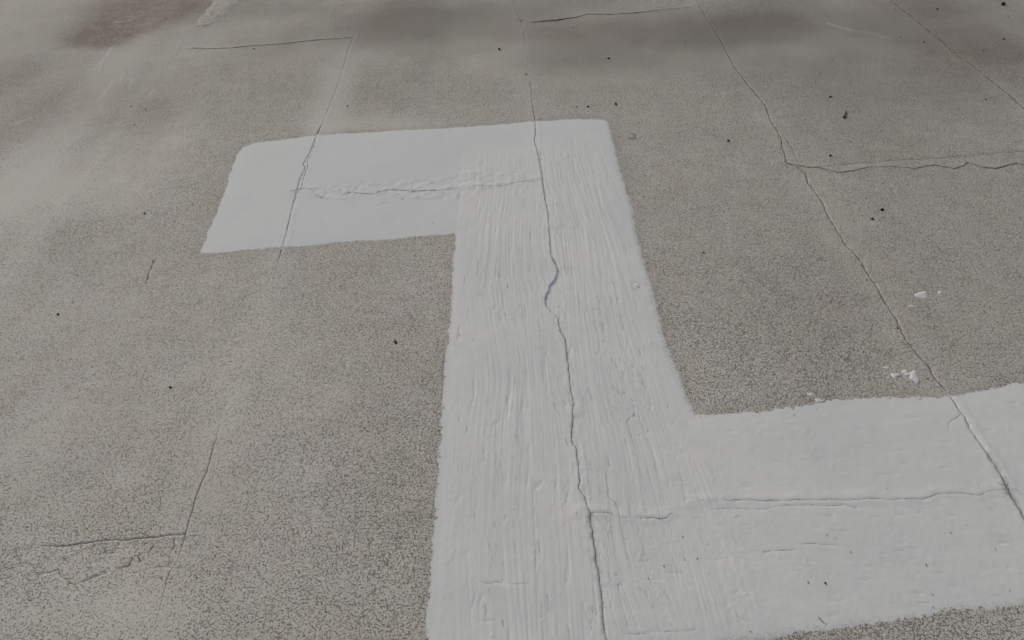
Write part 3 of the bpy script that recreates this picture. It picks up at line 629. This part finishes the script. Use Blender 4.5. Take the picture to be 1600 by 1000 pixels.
for nm, mk_, lab in (('coat_band', kf & is_left, 'smooth bluish white band over the short cross crack'), ('coat_band', kf & ~is_left & ~is_right, 'long white band with deep brush furrows'), ('coat_band', kf & is_right, 'wide smooth white band with fine nicks')):
    o = grid_mesh(nm, X, Y, hz.reshape(X.shape), AT, M_PATCH, patch, keep=mk_); o['label'] = lab

# ------------------------------------------------------------------ old raised mortar patch at the top
def blob_mesh(name, P, cellsize, top, mat, parent=None, rough=.001, edge=.02, seed=400, wob=.004):
    P = np.asarray(P); x0, x1, y0, y1 = P[:, 0].min() - .02, P[:, 0].max() + .02, P[:, 1].min() - .02, P[:, 1].max() + .02
    X, Y = np.meshgrid(np.arange(x0, x1, cellsize), np.arange(y0, y1, cellsize)); x, y = X.ravel(), Y.ravel()
    q = sdf(x, y, P) + wob * vn(x / wob * .15, y / wob * .15, seed)
    z = height(x, y) + np.interp(q, [-.03, 0, edge * .25, edge], [-.012, 0, top * .65, top]) + rough * vn(x * 90, y * 90, seed + 1) * (q > 0)
    L = (q > -cellsize * 3).reshape(X.shape); kf = L[:-1, :-1] & L[1:, 1:] & L[:-1, 1:] & L[1:, :-1]
    return grid_mesh(name, X, Y, z.reshape(X.shape), {}, mat, parent, keep=kf)
o = blob_mesh('mortar_patch', OLDP, .006, .0025, M_OLD, None, .0022, .03, 400, .010)
o['label'] = 'raised pale tongue of old mortar crossing the left seam, by the top edge'; o['category'] = 'mortar patch'

# ------------------------------------------------------------------ white drips
def ground_z(px, py):
    X_, Y_ = at(px, py); return float(height(np.array([X_]), np.array([Y_]))[0])
def drip(px, py, rx, ry, top, label, seed):
    cx, cy = at(px, py); r = random.Random(seed); n = 16; P = []
    ph = [r.uniform(0, 6.28) for _ in range(3)]
    for k in range(n):
        a = 2 * math.pi * k / n; w = 1 + .22 * math.sin(2 * a + ph[0]) + .18 * math.sin(3 * a + ph[1]) + .12 * math.sin(5 * a + ph[2])
        P.append((cx + rx * w * math.cos(a), cy + ry * w * math.sin(a)))
    o = blob_mesh('coating_drip', P, max(.0012, min(rx, ry) / 7), top, M_DRIP, None, .0004, min(rx, ry) * .9, 420 + seed, .0015)
    o['label'] = label; o['category'] = 'paint drip'; o['group'] = 'white coating drips on the bare roof'
drip(1441, 461, .017, .018, .0030, 'largest white coating drip, lying alone above the splash beside the right crack', 1)
drip(1469, 457, .009, .006, .0020, 'small flat white drip just right of the largest drip', 2)
drip(1425, 478, .009, .006, .0018, 'faint thin white drip below the largest drip', 3)
drip(1399, 588, .010, .011, .0035, 'oval white drip at the near left end of the splash', 4)
drip(1415, 583, .010, .011, .0028, 'white drip in the middle of the splash by the right crack', 5)
drip(1428, 589, .015, .017, .0042, 'thick lumpy white splash closest to the right crack', 6)
drip(1385, 575, .007, .005, .0015, 'tiny pale fleck above the oval white drip', 7)
drip(1267, 617, .007, .008, .0018, 'small whitish fleck just above the drip on the patch edge', 8)
drip(1280, 627, .012, .008, .0030, 'bright white drip touching the upper edge of the wide white band', 9)

# ------------------------------------------------------------------ grit, leaf bits, twig
import bmesh
def crumb_mesh(name, rx, ry, rz, seed, mat):
    r = random.Random(seed); bm = bmesh.new(); bmesh.ops.create_icosphere(bm, subdivisions=2, radius=1)
    ax = Vector((r.uniform(-1, 1), r.uniform(-1, 1), r.uniform(-.4, .4))).normalized()
    ps = [r.uniform(0, 6) for _ in range(3)]
    for v in bm.verts:
        c = v.co; k = 1 + .25 * math.sin(3 * c.x + ps[0]) * math.cos(2.5 * c.y + ps[1]) + .12 * math.sin(7 * c.z + 5 * c.x + ps[2]) + r.uniform(-.07, .07)
        k *= 1 - .3 * max(0, c.dot(ax)) ** 2
        v.co = Vector((c.x * k * rx, c.y * k * ry, max(-.8, c.z) * k * rz))
    me = bpy.data.meshes.new(name); bm.to_mesh(me); bm.free(); me.materials.append(mat)
    return me
def place(me, name, px, py, rot, label, cat, group, sink=.0):
    o = bpy.data.objects.new(name, me); COL.objects.link(o); X_, Y_ = at(px, py)
    zmin = min(v.co.z for v in me.vertices)
    extra = .0018 if float(sdf_cache(np.array([X_]), np.array([Y_]))[0]) > .005 else 0
    o.location = (X_, Y_, ground_z(px, py) - zmin * .75 + extra); o.rotation_euler = (0, 0, rot); o['label'] = label; o['category'] = cat
    if group: o['group'] = group
    return o
BIG = [(1567,7,.0105,.010,.008,'roundest and darkest pebble of the roof, standing near the far right corner'),
       (1378,328,.0068,.0050,.004,'larger of two dark leaf crumbs close together between the right cracks'),
       (1363,342,.0048,.0060,.003,'smaller dark leaf crumb just below the larger one between the right cracks'),
       (780,78,.0068,.0060,.005,'square black crumb on the dark stain above the white patch'),
       (951,91,.0052,.0060,.004,'round black crumb on the dark stain, right of the middle seam'),
       (962,163,.0050,.0100,.004,'slanted black crumb just above the corner of the white patch'),
       (919,167,.0058,.0040,.003,'flat oval black crumb above the top edge of the white patch'),
       (1138,220,.0060,.0050,.003,'lone flat black crumb between the white patch and the curved crack'),
       (618,535,.0042,.0055,.004,'black seed lying alone on bare roof left of the brushed band'),
       (266,605,.0048,.0035,.003,'dark grey crumb alone near the left seam'),
       (91,491,.0046,.0032,.003,'dark crumb alone at the far left of the bare roof'),
       (226,334,.0036,.0035,.003,'dark crumb on bare roof left of the white patch tip'),
       (1099,395,.0036,.0026,.002,'black grain in the middle of bare roof right of the brushed band'),
       (1297,244,.0062,.0044,.003,'black crumb just above the far cross crack on the right'),
       (1297,152,.0058,.0060,.003,'black crumb on bare roof left of the twig'),
       (1568,61,.0060,.0050,.003,'flat dark crumb right of the far right crack under the pebble'),
       (1465,14,.0060,.0050,.003,'small dark crumb left of the pebble in the far right corner'),
       (1289,912,.0024,.0020,.002,'darkest speck lying on the wide white band'),
       (1402,513,.0030,.0026,.002,'black grain on the left flank of the right crack')]
for k, (px, py, a, b, c, lab) in enumerate(BIG):
    peb = 'pebble' in lab
    place(crumb_mesh('pebble' if peb else 'debris_crumb', a, b, c, 500 + k, M_GRIT if k % 3 else M_LEAF), 'pebble' if peb else 'debris_crumb', px, py, rnd.uniform(-.4, .4), lab, 'pebble' if peb else 'crumb', None if peb else 'dark crumbs lying on the roof')
LAND = [(px, py, lab) for px, py, lab in ((1320,180,'the twig'),(1567,7,'the big pebble'),(1378,328,'the paired leaf crumbs'),(780,78,'the square crumb'),(951,91,'the round crumb on the dark stain'),(948,186,'the top corner of the white patch'),
        (1138,220,'the lone flat crumb'),(618,535,'the black seed'),(266,605,'the dark grey crumb by the left seam'),(91,491,'the crumb at far left'),(313,396,'the left tip of the white patch'),(1441,461,'the largest white drip'),(1428,589,'the lumpy white splash'),
        (1280,627,'the drip on the patch edge'),(1085,652,'the inner corner of the white patch'),(846,282,'the crossing of middle seam and short crack'),(464,297,'the crossing of left seam and short crack'),(860,470,'the bulge on the middle seam'),(922,803,'the fork of the middle seam'),
        (1575,765,'the fork of the right crack'),(1289,912,'the darkest speck on the wide band'),(1245,262,'the fork of the curved crack'),(988,213,'the small burst blister'),(555,869,'the round blister'),(289,836,'the corner crack at lower left'),(1098,12,'the top end of the curved crack'),
        (850,33,'the black crack at the top edge'),(548,59,'the upper left cross crack'),(327,20,'the old mortar tongue'),(711,366,'the elbow of the white patch'),(150,115,'the pale scratches'),(1420,22,'the far right crack'),(1250,785,'the long crack in the wide band'),(100,880,'the crumbled strip'))]
USED = set()
def grain_label(px, py, head):
    L_ = sorted(LAND, key=lambda q: math.hypot(q[0] - px, (q[1] - py) * 1.3))
    for x_, y_, nm in L_:
        dx, dy = px - x_, (py - y_) * 1.3
        for d_ in ((('right of' if dx > 0 else 'left of') if abs(dx) > abs(dy) else ('below' if dy > 0 else 'above')), (('below' if dy > 0 else 'above') if abs(dx) > abs(dy) else ('right of' if dx > 0 else 'left of'))):
            if (head, d_, nm) not in USED:
                USED.add((head, d_, nm)); return head + ' ' + d_ + ' ' + nm
SMALL = [(397,77),(895,43),(1071,65),(822,116),(901,167),(1398,15),(1407,59),(1444,66),(1536,80),(1575,25),(1328,222),(1381,221),(1274,129),(1540,156),(1428,158),(994,20),(543,166),(756,164),(205,167),(210,196),(228,171),(121,431),(274,408),(310,19),(1006,308),(1052,310),(1107,442),(1101,577),(1115,590),(1357,325),(1346,415),(1354,438),(1320,511),(1300,545),(1259,556),(1449,592),(308,904),(1111,781)]
grit = [crumb_mesh('grit_grain', .0030, .0026, .0022, 700 + k, M_GRIT) for k in range(4)]
for k, (px, py) in enumerate(SMALL[:-1]):
    o = place(grit[k % 4], 'grit_grain', px, py, rnd.uniform(0, 6), grain_label(px, py, 'tiny black grain on bare roof'), 'grit', 'tiny grit grains scattered on the bare roof')
    s = rnd.uniform(.75, 1.3) * (1.05 if py < 200 else .7); o.scale = (s, s, s)
PS = [(900,803),(1275,641),(1240,650),(1066,840),(1069,876),(1089,874),(1037,886),(1013,905),(1291,837),(1305,842),(1328,864),(1446,884),(1262,911),(1554,859),(1456,930),(1457,949),(1386,765),(1484,834),(1577,924),(1172,988),(550,343),(519,352),(733,293),(463,314),(676,349),(991,448),(631+400,482),(1545,796)]
for k, (px, py) in enumerate(PS):
    o = place(grit[k % 4], 'grit_grain', px, py, rnd.uniform(0, 6), grain_label(px, py, 'tiny grain stuck in white coat'), 'grit', 'tiny grains stuck in the white coating')
    s = rnd.uniform(.28, .55); o.scale = (s * 1.3, s, s * .8)
# twig: a tapered, slightly bent stick with a thicker butt
def twig():
    a = np.array(at(1321, 175)); b = np.array(at(1319, 185)); bm = bmesh.new(); N = 9; prev = None
    z0 = ground_z(1320, 180)
    for k in range(N):
        f = k / (N - 1); c = a + (b - a) * f; r = .0022 + .0020 * f ** 2 + (.0012 if k == N - 2 else 0)
        off = .0015 * math.sin(f * 5)
        ring = [bm.verts.new((c[0] + off + r * math.cos(t), c[1], z0 + .004 + .002 * math.sin(f * 3) + r * math.sin(t))) for t in [2 * math.pi * j / 8 for j in range(8)]]
        if prev:
            for j in range(8): bm.faces.new((prev[j], prev[(j + 1) % 8], ring[(j + 1) % 8], ring[j]))
        else: bm.faces.new(ring[::-1])
        prev = ring
    bm.faces.new(prev)
    me = bpy.data.meshes.new('twig'); bm.to_mesh(me); bm.free(); me.materials.append(M_GRIT)
    o = bpy.data.objects.new('twig', me); COL.objects.link(o)
    o['label'] = 'short black twig lying between the two right-hand long cracks'; o['category'] = 'twig'
twig()

# ------------------------------------------------------------------ the roof goes on in every direction
me = bpy.data.meshes.new('ground'); R_ = 300.0
me.from_pydata([(-R_, -R_, -.03), (R_, -R_, -.03), (R_, R_, -.03), (-R_, R_, -.03)], [], [(0, 1, 2, 3)]); me.materials.append(M_ROOF)
for k, v in (('crack_offset', 1), ('crack_width', .001), ('crazing', .6), ('dirt', .25)):
    a_ = me.attributes.new(k, 'FLOAT', 'POINT'); a_.data.foreach_set('value', [float(v)] * 4)
gr = bpy.data.objects.new('ground', me); COL.objects.link(gr); gr['kind'] = 'structure'
